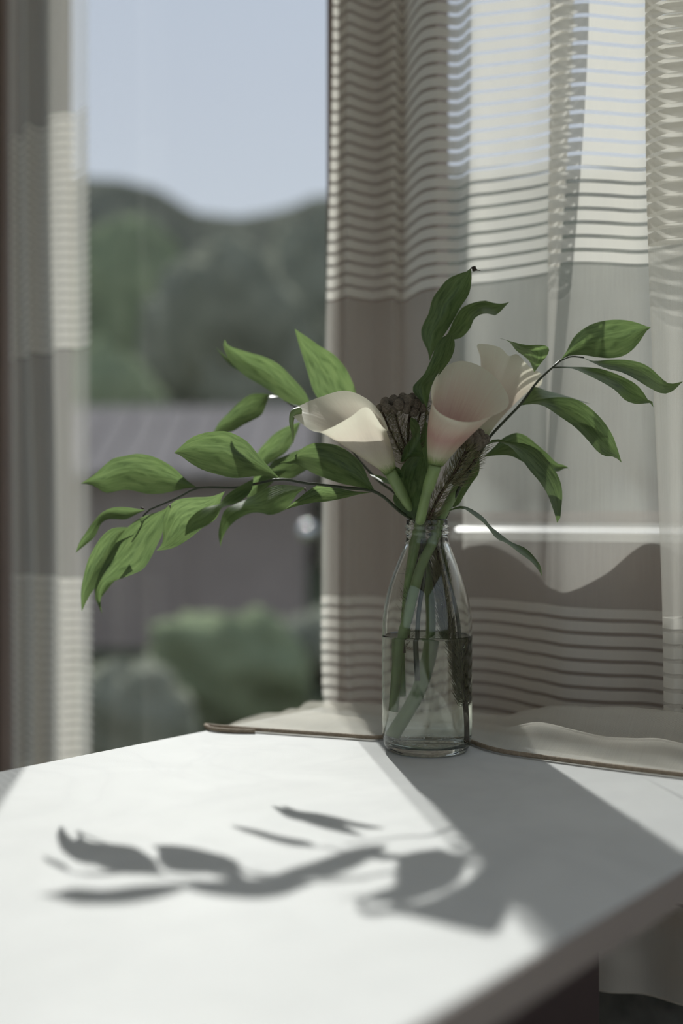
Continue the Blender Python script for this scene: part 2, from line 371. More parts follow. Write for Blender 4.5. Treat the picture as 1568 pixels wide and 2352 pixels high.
# left curtain
lc = thing('sheer_curtain', 'sheer striped curtain gathered at the far left side of the window', 'curtain', ND(-1.5, 1.07, .40))
top = [(204, 1.036), (190, 1.043), (168, 1.047), (150, 1.034), (112, 1.025), (108, 1.036), (118, 1.049), (100, 1.056), (72, 1.040), (60, 1.025), (52, 1.036), (56, 1.051), (44, 1.056), (28, 1.040), (20, 1.047), (26, 1.058), (20, 1.062)]
bot = [(210, 1.036), (200, 1.043), (180, 1.047), (160, 1.034), (138, 1.025), (134, 1.036), (142, 1.049), (118, 1.056), (92, 1.040), (84, 1.025), (76, 1.036), (82, 1.051), (62, 1.056), (46, 1.040), (36, 1.047), (42, 1.058), (30, 1.062)]
sheet('cloth_panel', top, bot, 2.30, .40, 90, 160, lc, (1.75, .75), seed=9.7, uoff=6)
# ------------------------------------------------------------------ glass bottle and water
BX, BY = (980.3-CX)/F*1.02, 1.02
def bz(y): return ZC+(HY-(1160+y/3.794))*1.02/F
def br(h): return h/3.794*1.02/F
bt = thing('glass_bottle', 'clear glass milk bottle half full of water holding the flowers', 'bottle', (BX, BY, TZ))
prof_o = [(.0, TZ+.0035), (br(240), TZ+.0030), (br(300), TZ+.0006), (br(330), TZ+.0004), (br(352), TZ+.0014), (br(375), TZ+.0058), (br(388), TZ+.013), (br(391), TZ+.026), (br(391), bz(1500)), (br(392), bz(1140)), (br(389), bz(1000)), (br(378), bz(900)),
          (br(358), bz(800)), (br(333), bz(700)), (br(298), bz(600)), (br(259), bz(500)), (br(222), bz(410)), (br(196), bz(345)), (br(184), bz(305)), (br(181), bz(280)), (br(181), bz(262)), (br(190), bz(250)), (br(193), bz(240)), (br(190), bz(229)), (br(181), bz(220)),
          (br(181), bz(205)), (br(189), bz(196)), (br(192), bz(187)), (br(188), bz(178)), (br(181), bz(170)), (br(181), bz(140)), (br(181), bz(130)), (br(178), bz(124))]
wt = .0024
prof_i = [(br(173), bz(124)), (br(168), bz(132))] + [(br(163), bz(y)) for y in (160, 200, 240, 280, 300)] + [(br(184)-wt-.0004, bz(325)), (br(196)-wt, bz(352)), (br(222)-wt, bz(415)), (br(259)-wt, bz(505)), (br(298)-wt, bz(604)), (br(333)-wt, bz(703)), (br(358)-wt, bz(802)), (br(378)-wt, bz(902)), (br(389)-wt, bz(1000)),
          (br(392)-wt, bz(1140)), (br(391)-wt, bz(1500)), (br(391)-wt, TZ+.026), (br(388)-wt, TZ+.0165), (br(372)-wt, TZ+.011), (br(335)-wt, TZ+.0078), (br(200), TZ+.0072), (.0, TZ+.0078)]
v, f = lathe_vf(prof_o+prof_i, BX, BY, 96)
gb = mesh('bottle_body', v, f, 'bottle_glass', bt)
# moulded ring mark and dots on the inside of the base
def ring(cx, cy, z, R_, r_):
    pts = [Vector((cx+R_*math.cos(a), cy+R_*math.sin(a), z)) for a in [2*math.pi*k/28 for k in range(28)]]
    vv = []; 
    for k, p in enumerate(pts):
        o_ = Vector((math.cos(2*math.pi*k/28), math.sin(2*math.pi*k/28), 0))
        for m_ in range(6): vv.append(p+o_*r_*math.cos(m_*math.pi/3)+Vector((0, 0, r_*math.sin(m_*math.pi/3))))
    ff = [(k*6+m_, ((k+1) % 28)*6+m_, ((k+1) % 28)*6+(m_+1) % 6, k*6+(m_+1) % 6) for k in range(28) for m_ in range(6)]
    return vv, ff
v, f = join([ring(BX+.011, BY-.012, TZ+.0068, .0027, .0005), ring(BX+.011, BY-.012, TZ+.0068, .0013, .0004)])
mesh('moulded_ring', v, f, 'bottle_glass', gb)
plain('etch', (.10, .10, .10), .6)
strokes = []
for x, y, dx, dy in [(911, 1317.5, 1.6, 0), (914, 1317.8, 1.2, -.6), (917, 1317, 1.6, .3), (920.5, 1317, 0, 1.6), (922, 1316.5, 1.2, 1.2), (925.5, 1318.3, 2.6, .2), (921.5, 1307, 0, 1.4), (924, 1307.4, 1.2, .6), (927.5, 1307.5, .6, -1.6), (930, 1306.5, 2.0, -.4), (927.5, 1312.6, 1.6, -.8)]:
    def surf(px, py):
        X_ = (px-980.3)*1.0/F; r_ = br(305-(1312-py)*1.45)
        return Vector((BX+X_, BY-math.sqrt(max(1e-6, r_*r_-X_*X_)), P(px, py, 1.0).z))
    a_, c_ = surf(x, y), surf(x+dx, y+dy)
    vv, ff, _ = tube_vf([a_, (a_+c_)/2, c_], .00016, 4); strokes.append((vv, ff))
v, f = join(strokes); mesh('etched_mark', v, f, 'etch', gb)
bub = []
for k in range(240):
    a = random.uniform(0, 2*math.pi); rr = random.uniform(.020, .0335); r_ = random.uniform(.00025, .0006)
    c_ = Vector((BX+rr*math.cos(a), BY+rr*math.sin(a), TZ+.0083+random.uniform(0, .0035)+max(0, rr-.028)*.3))
    ov = [c_+Vector(q)*r_ for q in ((1, 0, 0), (-1, 0, 0), (0, 1, 0), (0, -1, 0), (0, 0, 1), (0, 0, -1))]
    bub.append((ov, [(0, 2, 4), (2, 1, 4), (1, 3, 4), (3, 0, 4), (2, 0, 5), (1, 2, 5), (3, 1, 5), (0, 3, 5)]))
WZ = bz(1140)
wp = []
for r_, z in reversed(prof_i):
    if z < WZ-.002: wp.append((r_ + (.0006 if r_ > 0 else 0), z-.0006))
rw = wp[-1][0]
wp += [(rw, WZ-.001), (rw, WZ+.0012), (rw-.0016, WZ+.0003), (rw-.0035, WZ), (.0, WZ)]
v, f = lathe_vf(wp, BX, BY, 96)
wa = mesh('bottle_water', v, f, 'water'); tag(wa, 'clear water filling the lower half of the glass bottle', 'water')
v, f = join(bub)
g = N('bubble'); g.end(g.n('BsdfGlass', {'Color': (1, 1, 1, 1), 'Roughness': .0, 'IOR': .75}))
tag(mesh('bubbles', v, f, 'bubble', wa), kind='stuff')
# ------------------------------------------------------------------ plants
def Q(conv, x, y, Y): return P(*conv(x, y), Y)
def B4(x, y, off): return Q(c4, x, y, 1.02+off)
def leaf(parent, conv, U, L, Y0, Y1, tilt=0.0, cup=.004, bow=0.0, name='leaf', n=22, m=9):
    u = cat_spline([Vector((*conv(*p), 0)) for p in U], n); l = cat_spline([Vector((*conv(*p), 0)) for p in L], n)
    V = []; uv = []; ph = random.uniform(0, 6)
    for i in range(n):
        t = i/(n-1); Yc = Y0+(Y1-Y0)*t+bow*4*t*(1-t)
        wdt = math.sin(math.pi*min(1, max(0, t)))
        for j in range(m):
            q = j/(m-1); p = u[i].lerp(l[i], q); s = 2*q-1
            Y = Yc-tilt*s*wdt+cup*wdt*(1-abs(s)**1.4)+.0012*wdt*math.sin(ph+7*t+2*s)
            V.append(P(p.x, p.y, Y)); uv.append((q, t))
    return mesh(name, V, grid_faces(n, m), 'leaf', parent, uvs=uv)
def branch(label, stem, r0, r1, loc):
    b_ = thing('ruscus_branch', label, 'branch', loc, 'leafy ruscus branches in the bottle')
    tube('stem', stem, lambda t: r0+(r1-r0)*t, 'dark_stem', b_, 8, 60)
    return b_
# branch A: long arching spray to the left
A = branch('long arching leafy branch reaching furthest left, below the open cream calla',
    [B4(540, 1520, -.012), B4(525, 1140, -.014), B4(540, 900, -.012), B4(585, 580, -.006), B4(545, 300, -.004), B4(495, 150, -.004), Q(c2, 730, 1505, 1.0), Q(c2, 580, 1385, .985), Q(c2, 400, 1360, .975), Q(c2, 200, 1335, .965),
     Q(c1, 1420, 1020, .962), Q(c1, 1265, 995, .958), Q(c1, 1120, 1022, .954), Q(c1, 1000, 1045, .952), Q(c1, 765, 1048, .948), Q(c1, 650, 1105, .945), Q(c1, 520, 1160, .942), Q(c1, 455, 1195, .940), Q(c1, 415, 1290, .938), Q(c1, 375, 1350, .936)], .0021, .0007, (BX, BY-.012, bz(1520)))
leaf(A, c1, [(765, 1045), (700, 1000), (640, 940), (560, 885), (480, 852), (400, 842), (330, 855), (260, 870), (210, 910), (150, 965), (65, 1022)],
     [(765, 1047), (720, 1046), (640, 1062), (560, 1080), (460, 1082), (390, 1065), (330, 1057), (215, 1078), (170, 1050), (120, 1027), (65, 1022)], .948, .930, .006, .006)
leaf(A, c1, [(1265, 995), (1200, 925), (1130, 845), (1060, 765), (960, 712), (900, 706), (800, 718), (730, 745), (680, 785), (625, 838)],
     [(1265, 997), (1200, 978), (1130, 975), (1050, 985), (980, 988), (900, 970), (800, 940), (720, 895), (660, 850), (625, 838)], .962, .985, .008, .008)
leaf(A, c2, [(580, 1385), (540, 1310), (500, 1220), (430, 1150), (350, 1105), (270, 1092), (200, 1093), (130, 1130), (90, 1175), (60, 1195), (5, 1207)],
     [(580, 1387), (530, 1365), (450, 1350), (380, 1335), (300, 1310), (200, 1270), (140, 1235), (100, 1215), (60, 1217), (5, 1207)], .985, .945, .007, .007, -.004)
leaf(A, c1, [(450, 1180), (380, 1168), (330, 1162), (260, 1165), (200, 1190), (150, 1240), (100, 1310), (60, 1370), (35, 1438)],
     [(450, 1182), (400, 1205), (340, 1235), (280, 1235), (230, 1235), (190, 1260), (150, 1340), (100, 1385), (35, 1438)], .941, .930, .004, .003, -.003)
leaf(A, c1, [(385, 1283), (260, 1288), (200, 1330), (150, 1400), (110, 1480), (85, 1570), (68, 1670), (72, 1790)],
     [(385, 1290), (320, 1330), (290, 1400), (250, 1500), (200, 1570), (150, 1650), (110, 1710), (72, 1790)], .940, .938, .006, .005, -.008)
leaf(A, c1, [(600, 1145), (560, 1180), (450, 1215), (380, 1255), (330, 1305), (280, 1370), (220, 1470), (175, 1560), (150, 1650), (158, 1715), (175, 1760), (195, 1805)],
     [(600, 1147), (565, 1225), (556, 1320), (520, 1400), (480, 1480), (440, 1535), (380, 1565), (300, 1595), (240, 1620), (205, 1660), (185, 1720), (195, 1805)], .943, .922, -.006, .007, -.006)
leaf(A, c1, [(360, 1480), (240, 1600), (175, 1655), (152, 1695), (165, 1738)], [(380, 1520), (300, 1585), (270, 1605), (215, 1672), (165, 1738)], .936, .934, .004, .003)
leaf(A, c1, [(930, 1068), (850, 1098), (720, 1105), (640, 1120), (600, 1150), (570, 1210), (558, 1290), (560, 1350), (550, 1390), (520, 1424)],
     [(930, 1070), (905, 1130), (900, 1190), (870, 1240), (800, 1285), (720, 1350), (640, 1400), (580, 1418), (520, 1424)], .951, .952, -.004, .005, .006)
leaf(A, c1, [(1100, 995), (1050, 1020), (980, 1060), (930, 1100), (900, 1140), (800, 1170), (730, 1220), (700, 1270), (690, 1335)],
     [(1100, 997), (1095, 1050), (1060, 1100), (1000, 1140), (915, 1165), (885, 1215), (830, 1270), (770, 1295), (690, 1335)], .952, .934, .012, -.003, -.012)
leaf(A, c1, [(1420, 1045), (1350, 1035), (1270, 1028), (1200, 1040), (1130, 1075), (1060, 1115), (980, 1150), (930, 1180), (905, 1250), (892, 1330), (905, 1400)],
     [(1420, 1047), (1370, 1080), (1320, 1150), (1270, 1190), (1200, 1210), (1140, 1195), (1080, 1200), (1000, 1240), (950, 1290), (920, 1340), (905, 1400)], .961, .930, .012, -.004, -.008)
leaf(A, c2, [(560, 1385), (450, 1380), (330, 1355), (250, 1340), (180, 1375), (110, 1430), (30, 1495)],
     [(560, 1387), (480, 1400), (400, 1420), (300, 1440), (200, 1450), (110, 1470), (30, 1495)], .985, .99, .003, .004, .004)
for x, y, dx, dy in ((440, 1170, -14, -6), (1410, 1050, 12, 22), (1120, 1020, 20, -2), (600, 1150, 4, 20)):
    tube('bud_scale', [Q(c1, x, y, .95), Q(c1, x+dx*.6, y+dy*.6, .947), Q(c1, x+dx, y+dy, .945)], lambda t: .0008*(1-t)+.0002, 'brown_stem', A, 5, 5)
# branch B: upper left, sunlit
Bb = branch('sunlit bright green leafy branch rising upper left behind the open cream calla',
    [B4(780, 1500, .016), B4(720, 900, .018), B4(600, 400, .008), B4(520, 130, .006), Q(c2, 770, 1510, 1.060), Q(c2, 700, 1395, 1.070), Q(c2, 600, 1320, 1.080), Q(c2, 480, 1190, 1.090), Q(c2, 400, 1080, 1.105), Q(c2, 290, 1005, 1.120), Q(c2, 180, 930, 1.130), Q(c2, 100, 880, 1.135), Q(c2, 30, 838, 1.140)],
    .0020, .0008, (BX+.01, BY+.016, bz(1500)))
leaf(Bb, c1, [(1450, 550), (1410, 470), (1340, 390), (1260, 310), (1180, 265), (1080, 235), (1000, 210), (950, 190), (930, 155)],
     [(1450, 552), (1380, 555), (1300, 530), (1200, 465), (1130, 420), (1060, 380), (990, 320), (945, 260), (922, 190), (930, 155)], 1.132, 1.12, .006, .006)
leaf(Bb, c1, [(1010, 335), (960, 280), (910, 235), (870, 195)], [(1020, 345), (970, 318), (920, 265), (870, 195)], 1.135, 1.15, .004, .002)
leaf(Bb, c2, [(400, 890), (250, 835), (205, 770), (180, 690), (150, 590), (115, 480), (95, 405)],
     [(400, 890), (462, 800), (440, 720), (400, 640), (330, 560), (250, 510), (170, 455), (95, 405)], 1.118, 1.105, .004, .006)
leaf(Bb, c1, [(1272, 498), (1210, 487), (1140, 480), (1080, 488), (1010, 540), (950, 600), (900, 650), (862, 712)],
     [(1272, 500), (1200, 508), (1175, 560), (1150, 610), (1100, 640), (1040, 670), (970, 710), (862, 722)], 1.14, 1.145, .010, .005, -.006)
leaf(Bb, c1, [(1385, 650), (1300, 680), (1230, 720), (1180, 770), (1130, 830), (1112, 900), (1100, 1000)],
     [(1385, 652), (1360, 720), (1330, 790), (1290, 840), (1230, 880), (1190, 910), (1100, 1000)], 1.128, 1.14, .005, .005)
leaf(Bb, c1, [(1510, 875), (1440, 830), (1375, 820), (1300, 850), (1230, 880), (1190, 920), (1160, 985)],
     [(1510, 880), (1450, 920), (1400, 950), (1340, 985), (1260, 1000), (1210, 995), (1160, 985)], 1.10, 1.125, .008, .004)
leaf(Bb, c1, [(1300, 940), (1200, 950), (1120, 975), (1090, 1020), (1060, 1105)], [(1300, 945), (1230, 1000), (1170, 1060), (1120, 1095), (1060, 1105)], 1.09, 1.115, .004, .003)
leaf(Bb, c2, [(685, 1335), (640, 1300), (600, 1285), (545, 1280)], [(685, 1342), (640, 1332), (590, 1310), (545, 1280)], 1.02, 1.06, .004, .002)
# branch C: right
Cc = branch('shaded leafy branch leaning right, its leaf tips reaching the picture edge',
    [B4(850, 1480, .008), B4(845, 1150, .010), B4(800, 700, .010), B4(740, 260, .006), B4(745, 130, .004), Q(c3, 60, 1630, 1.025), Q(c3, 150, 1440, 1.03), Q(c3, 260, 1260, 1.035), Q(c3, 340, 1120, 1.04), Q(c3, 430, 1020, 1.04), Q(c3, 540, 905, 1.04), Q(c3, 640, 770, 1.04), Q(c3, 700, 710, 1.04), Q(c3, 790, 630, 1.04)],
    .0021, .0010, (BX+.02, BY+.008, bz(1480)))
tube('twig', [Q(c3, 785, 634, 1.04), Q(c3, 860, 605, 1.04), Q(c3, 940, 612, 1.04)], .0007, 'dark_stem', Cc, 6, 10)
tube('twig', [Q(c3, 740, 675, 1.04), Q(c3, 780, 672, 1.04), Q(c3, 870, 675, 1.038)], .0007, 'dark_stem', Cc, 6, 10)
leaf(Cc, c3, [(790, 630), (830, 570), (870, 490), (920, 440), (1000, 395), (1100, 373), (1200, 373), (1280, 390), (1330, 410), (1365, 420)],
     [(790, 632), (840, 602), (930, 595), (1020, 608), (1110, 615), (1190, 600), (1250, 560), (1300, 500), (1335, 445), (1365, 420)], 1.04, 1.03, .006, .006)
leaf(Cc, c3, [(935, 612), (1000, 632), (1100, 625), (1200, 625), (1290, 640), (1360, 675), (1420, 730), (1480, 775), (1568, 762)],
     [(935, 614), (1010, 650), (1080, 680), (1180, 705), (1270, 750), (1350, 800), (1440, 840), (1500, 825), (1568, 762)], 1.04, 1.02, .010, .004, -.006)
leaf(Cc, c3, [(770, 672), (860, 669), (960, 672), (1060, 685), (1180, 730), (1270, 780), (1320, 835), (1345, 878), (1372, 885), (1380, 925)],
     [(770, 674), (870, 682), (950, 715), (1060, 770), (1140, 820), (1200, 880), (1260, 903), (1320, 903), (1356, 897), (1380, 925)], 1.04, 1.012, .012, .004, -.006)
leaf(Cc, c3, [(540, 912), (600, 890), (700, 870), (800, 862), (900, 880), (980, 930), (1060, 1010), (1120, 1100), (1150, 1180), (1180, 1278)],
     [(540, 915), (620, 905), (690, 920), (780, 980), (880, 1050), (960, 1130), (1020, 1200), (1070, 1235), (1130, 1240), (1180, 1278)], 1.04, 1.01, .010, .005, -.010)
leaf(Cc, c3, [(545, 905), (580, 850), (625, 797), (700, 820), (780, 840), (840, 858), (985, 905)], [(545, 908), (600, 898), (700, 882), (780, 876), (850, 880), (985, 905)], 1.045, 1.06, .014, .003)
leaf(Cc, c3, [(625, 705), (598, 640), (560, 602), (510, 565), (475, 520), (445, 500), (410, 490)], [(625, 705), (665, 650), (705, 600), (720, 555), (690, 532), (560, 528), (410, 488)], 1.04, 1.03, .016, -.010, -.016)
leaf(Cc, c3, [(330, 1160), (350, 1135), (400, 1128), (470, 1145), (560, 1155), (640, 1190), (710, 1260), (760, 1330), (795, 1410), (803, 1490), (795, 1580), (790, 1630), (770, 1660)],
     [(330, 1165), (365, 1150), (400, 1147), (470, 1175), (540, 1250), (600, 1330), (660, 1400), (710, 1480), (740, 1560), (760, 1620), (770, 1660)], 1.03, .985, .010, .004, -.014)
leaf(Cc, c3, [(305, 1238), (370, 1180), (430, 1120), (510, 1088), (570, 1105), (640, 1160), (710, 1220), (770, 1280), (830, 1298), (852, 1335)],
     [(305, 1240), (400, 1230), (480, 1235), (560, 1275), (640, 1305), (770, 1335), (815, 1314), (838, 1312), (852, 1335)], 1.04, 1.055, .008, .005)
leaf(Cc, c3, [(85, 1580), (130, 1558), (180, 1552), (260, 1590), (310, 1630), (350, 1680), (400, 1720), (480, 1780), (570, 1820), (630, 1880), (668, 1940), (672, 1995)],
     [(85, 1584), (135, 1572), (180, 1570), (240, 1612), (310, 1665), (350, 1715), (390, 1762), (450, 1788), (530, 1850), (600, 1900), (650, 1955), (672, 1995)], 1.02, .985, .010, .003, -.008)
leaf(Cc, c2, [(1025, 1480), (1060, 1380), (1100, 1300), (1150, 1220), (1205, 1160)], [(1025, 1482), (1075, 1465), (1110, 1410), (1160, 1330), (1200, 1270), (1205, 1160)], 1.035, 1.05, .006, .004)
# branch D: tall centre
Dd = branch('dark leafy branch standing tallest at the centre, with a dry curled leaf tip',
    [B4(900, 1450, .006), B4(880, 1000, .006), B4(780, 600, .010), B4(650, 250, .008), B4(600, 110, .008), Q(c2, 860, 1350, 1.035), Q(c2, 870, 1150, 1.04), Q(c2, 885, 890, 1.045), Q(c2, 900, 740, 1.045), Q(c2, 920, 600, 1.045), Q(c2, 985, 470, 1.045)], .0020, .0008, (BX+.02, BY+.004, bz(1450)))
d1 = leaf(Dd, c2, [(905, 600), (895, 540), (865, 480), (853, 420), (870, 370), (900, 310), (920, 230), (960, 170), (1010, 110), (1080, 75), (1130, 60), (1152, 42)],
     [(905, 600), (930, 540), (980, 460), (1020, 400), (1060, 330), (1100, 260), (1140, 200), (1155, 130), (1157, 80), (1152, 42)], 1.045, 1.03, .006, .008)
tube('dry_tip', [Q(c2, 1148, 50, 1.03), Q(c2, 1158, 40, 1.03), Q(c2, 1172, 46, 1.03), Q(c2, 1186, 52, 1.03), Q(c2, 1210, 56, 1.03)], lambda t: .0004+.0022*math.exp(-((t-.42)/.18)**2)*(1 if t < .8 else .4), 'dry_tip', d1, 7, 14)
leaf(Dd, c2, [(985, 470), (1020, 420), (1050, 350), (1100, 280), (1170, 248), (1240, 237), (1290, 250), (1340, 255), (1385, 243)],
     [(985, 472), (1050, 470), (1100, 455), (1150, 400), (1170, 350), (1210, 320), (1260, 315), (1300, 325), (1385, 243)], 1.045, 1.05, .012, .005)
leaf(Dd, c2, [(885, 890), (845, 830), (808, 790), (805, 752), (870, 680), (900, 620), (925, 560), (950, 490), (1000, 445), (1040, 438)],
     [(885, 890), (905, 800), (920, 740), (980, 660), (1030, 590), (1055, 520), (1052, 465), (1040, 438)], 1.01, 1.02, .008, .006, -.010)
leaf(Dd, c2, [(870, 1175), (800, 1175), (735, 1205), (755, 1120), (800, 1050), (785, 990), (790, 938)], [(870, 1180), (862, 1140), (850, 1090), (848, 1040), (845, 990), (822, 950), (790, 938)], .992, .985, .008, -.004, -.006)
leaf(Dd, c2, [(810, 1550), (730, 1500), (685, 1430), (700, 1380), (720, 1300), (740, 1230), (800, 1170), (860, 1165)], [(815, 1550), (840, 1480), (860, 1400), (885, 1300), (890, 1200), (860, 1165)], 1.005, .995, .010, .008, -.008)
leaf(Dd, c2, [(745, 1300), (700, 1296), (672, 1270), (680, 1240), (705, 1235)], [(748, 1280), (740, 1262), (730, 1250), (720, 1240), (705, 1235)], .985, .985, .006, .003)
leaf(Dd, c2, [(850, 1500), (800, 1420), (800, 1300), (830, 1180), (850, 1050), (880, 950)], [(860, 1500), (890, 1420), (905, 1300), (910, 1150), (905, 1020), (880, 950)], 1.03, 1.02, .008, .006)
# callas
def calla(label, mat, conv, base, Yb, rb, mer, stem, loc, group='calla lilies in the bottle'):
    t = thing('calla_lily', label, 'flower', loc, group)
    nm = len(mer); K = 72; rows = 26
    ctr = Q(conv, *base, Yb)
    cl = [Q(conv, m[0], m[1], Yb+m[2]) for m in mer]; cc = [Q(conv, m[3], m[4], Yb+m[2]*.75) for m in mer]
    def per(a, s):
        s = s*nm; k = int(s) % nm; u = s-int(s)
        p0, p1, p2, p3 = a[(k-1) % nm], a[k], a[(k+1) % nm], a[(k+2) % nm]
        return p1+(p2-p0)*(.5*u)+(p0*2-p1*5+p2*4-p3)*(.5*u*u)+(p1*3-p0-p2*3+p3)*(.5*u*u*u)
    ax = (sum(cc, Vector())/nm-ctr).normalized()
    V = []; uv = []
    cen_rim = sum(cl, Vector())/nm
    for i in range(rows):
        tt = i/(rows-1)
        for j in range(K):
            s = j/K; rim = per(cl, s); ctl = per(cc, s)
            b0 = ctl-ctr; b0 = b0-ax*b0.dot(ax); b0 = ctr+b0.normalized()*rb
            p = b0*(1-tt)**2+ctl*(2*tt*(1-tt))+rim*tt*tt
            out = (rim-cen_rim).normalized()
            p = p+out*(.0035*max(0, tt-.86)/.14*max(0, tt-.86)/.14)
            V.append(p); uv.append((s, tt))
    mesh('spathe', V, grid_faces(rows, K, True), mat, t, uvs=uv)
    tube('stem', stem, lambda q: .0045+.0008*(q > .9), 'green_stem', t, 12, 48)
    sp = ctr+ax*.006; tube('spadix', [sp, sp+ax*.016, sp+ax*.03], lambda q: .0032*(1-.6*q), 'spadix', t, 8, 8)
    return t
plain('spadix', (.55, .42, .10), .7, .2, 300, bump=.6, bscale=900)
ca1 = calla('cream calla lily opening left with a long drooping pointed tip', 'calla_cream', c2, (668, 1262), .985, .0062,
    [(95, 905, .0, 380, 930), (150, 962, -.018, 370, 1040), (235, 1014, -.028, 400, 1110), (320, 990, -.032, 450, 1150), (420, 935, -.034, 520, 1160), (515, 880, -.030, 580, 1160), (600, 985, -.022, 660, 1140), (632, 1000, -.004, 690, 1130),
     (584, 900, .016, 670, 1050), (500, 822, .030, 610, 1030), (390, 786, .034, 540, 1010), (260, 822, .028, 470, 980), (165, 862, .014, 420, 950)],
    [B4(400, 2010, .012), B4(560, 1600, .018), B4(640, 1100, .018), B4(620, 700, .014), B4(560, 330, .004), B4(540, 120, .0), Q(c2, 770, 1450, 1.0), Q(c2, 715, 1350, .99), Q(c2, 668, 1262, .985)], (BX-.02, BY+.012, bz(2010)))
tipv = [Q(c2, 125, 900, .985), Q(c2, 90, 908, .981), Q(c2, 76, 960, .978), Q(c2, 84, 1030, .978), Q(c2, 86, 1090, .978)]
tag(tube('spathe_tip', tipv, lambda q: .0034*(1-q)**1.1+.0004, 'green_stem', ca1, 8, 16), 'thin green curled tip')
calla('blush pink calla lily facing forward at the centre, wide cup open upwards', 'calla_pink', c2, (940, 1225), .970, .0062,
    [(940, 770, .0, 868, 1000), (952, 870, -.020, 872, 1040), (1030, 930, -.032, 915, 1075), (1130, 952, -.036, 985, 1085), (1220, 935, -.034, 1050, 1085), (1352, 862, -.012, 1110, 1075), (1318, 745, .016, 1100, 1040),
     (1215, 648, .034, 1050, 1010), (1090, 610, .040, 970, 990), (985, 665, .030, 900, 980)],
    [B4(430, 1650, .004), B4(420, 1100, .002), B4(450, 700, -.004), B4(505, 350, -.008), B4(560, 110, -.010), Q(c2, 850, 1550, .992), Q(c2, 885, 1400, .98), Q(c2, 940, 1225, .970)], (BX-.018, BY, bz(1650)))
calla('ivory calla lily with a notched rim turned away behind the blush pink one', 'calla_ivory', c3, (285, 1125), 1.062, .006,
    [(283, 548, .0, 300, 860), (345, 540, -.018, 270, 930), (420, 562, -.028, 270, 970), (466, 606, -.030, 290, 990), (515, 600, -.028, 320, 990), (580, 668, -.020, 370, 960), (648, 712, -.004, 410, 930), (648, 775, .012, 430, 950),
     (575, 800, .030, 400, 970), (450, 760, .044, 340, 960), (340, 660, .034, 300, 900)],
    [B4(350, 1790, -.012), B4(400, 1130, -.016), B4(435, 1000, -.016), B4(550, 560, -.012), B4(680, 270, -.006), B4(720, 130, -.004), Q(c3, 70, 1560, 1.025), Q(c3, 190, 1330, 1.045), Q(c3, 285, 1125, 1.062)], (BX-.025, BY-.012, bz(1790)))
# brunia stems with needle leaves and cone balls
def inner_r(z):
    for (ra, za), (rb_, zb_) in zip(prof_i, prof_i[1:]):
        if zb_ <= z <= za: return ra+(rb_-ra)*(za-z)/max(1e-9, za-zb_)
    return 0
def needles(pts, count, ln, spread, t0=0, t1=1, rk=1.0):
    sp = cat_spline(pts, 80); parts = []
    for k in range(count):
        t = t0+(t1-t0)*random.random(); i = min(78, int(t*79)); p = sp[i].lerp(sp[i+1], random.random())
        tan = (sp[i+1]-sp[i]).normalized(); a = tan.orthogonal().normalized(); b_ = tan.cross(a); th = random.uniform(0, 2*math.pi)
        o_ = a*math.cos(th)+b_*math.sin(th); L_ = ln*random.uniform(.7, 1.2); s = spread*random.uniform(.7, 1.2)
        q = [p, p+(o_*s+tan*.6).normalized()*L_*.5]
        q.append(q[1]+(o_*s*.45+tan).normalized()*L_*.5)
        sd = o_.cross(tan).normalized(); up = o_
        vv = []
        for m_, (pp, r_) in enumerate(zip(q, (.00034, .00030, .00008))):
            for a_ in range(3): vv.append(pp+(sd*math.cos(a_*2.094)+up*math.sin(a_*2.094))*r_*rk)
        if rk > 1 and any((q_.x-BX)**2+(q_.y-BY)**2 > (inner_r(q_.z)-.0008)**2 for q_ in vv): continue
        parts.append((vv, grid_faces(3, 3, True)))
    return join(parts)
def ball(c_, r_, parent):
    v = []; nu, nv = 14, 9
    for i in range(nv):
        ph = math.pi*i/(nv-1)
        for j in range(nu):
            th = 2*math.pi*j/nu; d_ = Vector((math.sin(ph)*math.cos(th), math.sin(ph)*math.sin(th), math.cos(ph)*1.12))
            v.append(c_+d_*r_*(1+.07*noise.noise(d_*5+c_*90)))
    mesh('cone_ball', v, grid_faces(nv, nu, True), 'cone_ball', parent)
br1 = thing('brunia_stem', 'fuzzy brown brunia cluster between the cream calla and the pink calla', 'flower', (BX-.01, BY, bz(1250)), 'brunia stems')
s1 = [B4(450, 1280, -.004), B4(430, 1000, -.006), B4(455, 750, -.006), B4(535, 400, .002), B4(590, 110, .006), Q(c2, 850, 1450, 1.02), Q(c2, 790, 1250, 1.02), Q(c2, 775, 1050, 1.02), Q(c2, 790, 900, 1.02)]
tube('stem', s1, .0014, 'brown_stem', br1, 7, 50)
v, f = needles(s1, 380, .011, 1.8); tag(mesh('needle_leaves', v, f, 'needle', br1, smooth=False), kind='stuff')
for sd, ct in (([Q(c2, 770, 1220, 1.015), Q(c2, 720, 1120, 1.012), Q(c2, 660, 1000, 1.012), Q(c2, 622, 905, 1.012)], 420), ([Q(c2, 775, 1150, 1.015), Q(c2, 730, 1030, 1.01), Q(c2, 700, 920, 1.01)], 340), ([Q(c2, 790, 1100, 1.02), Q(c2, 830, 980, 1.02), Q(c2, 860, 880, 1.02)], 260), ([Q(c2, 800, 1150, 1.03), Q(c2, 900, 980, 1.035), Q(c2, 935, 830, 1.035)], 380)):
    tube('side_stem', sd, .0010, 'brown_stem', br1, 6, 14)
    v, f = needles(sd, int(ct*.6), .0115, 2.0); tag(mesh('needle_leaves', v, f, 'needle', br1, smooth=False), kind='stuff')
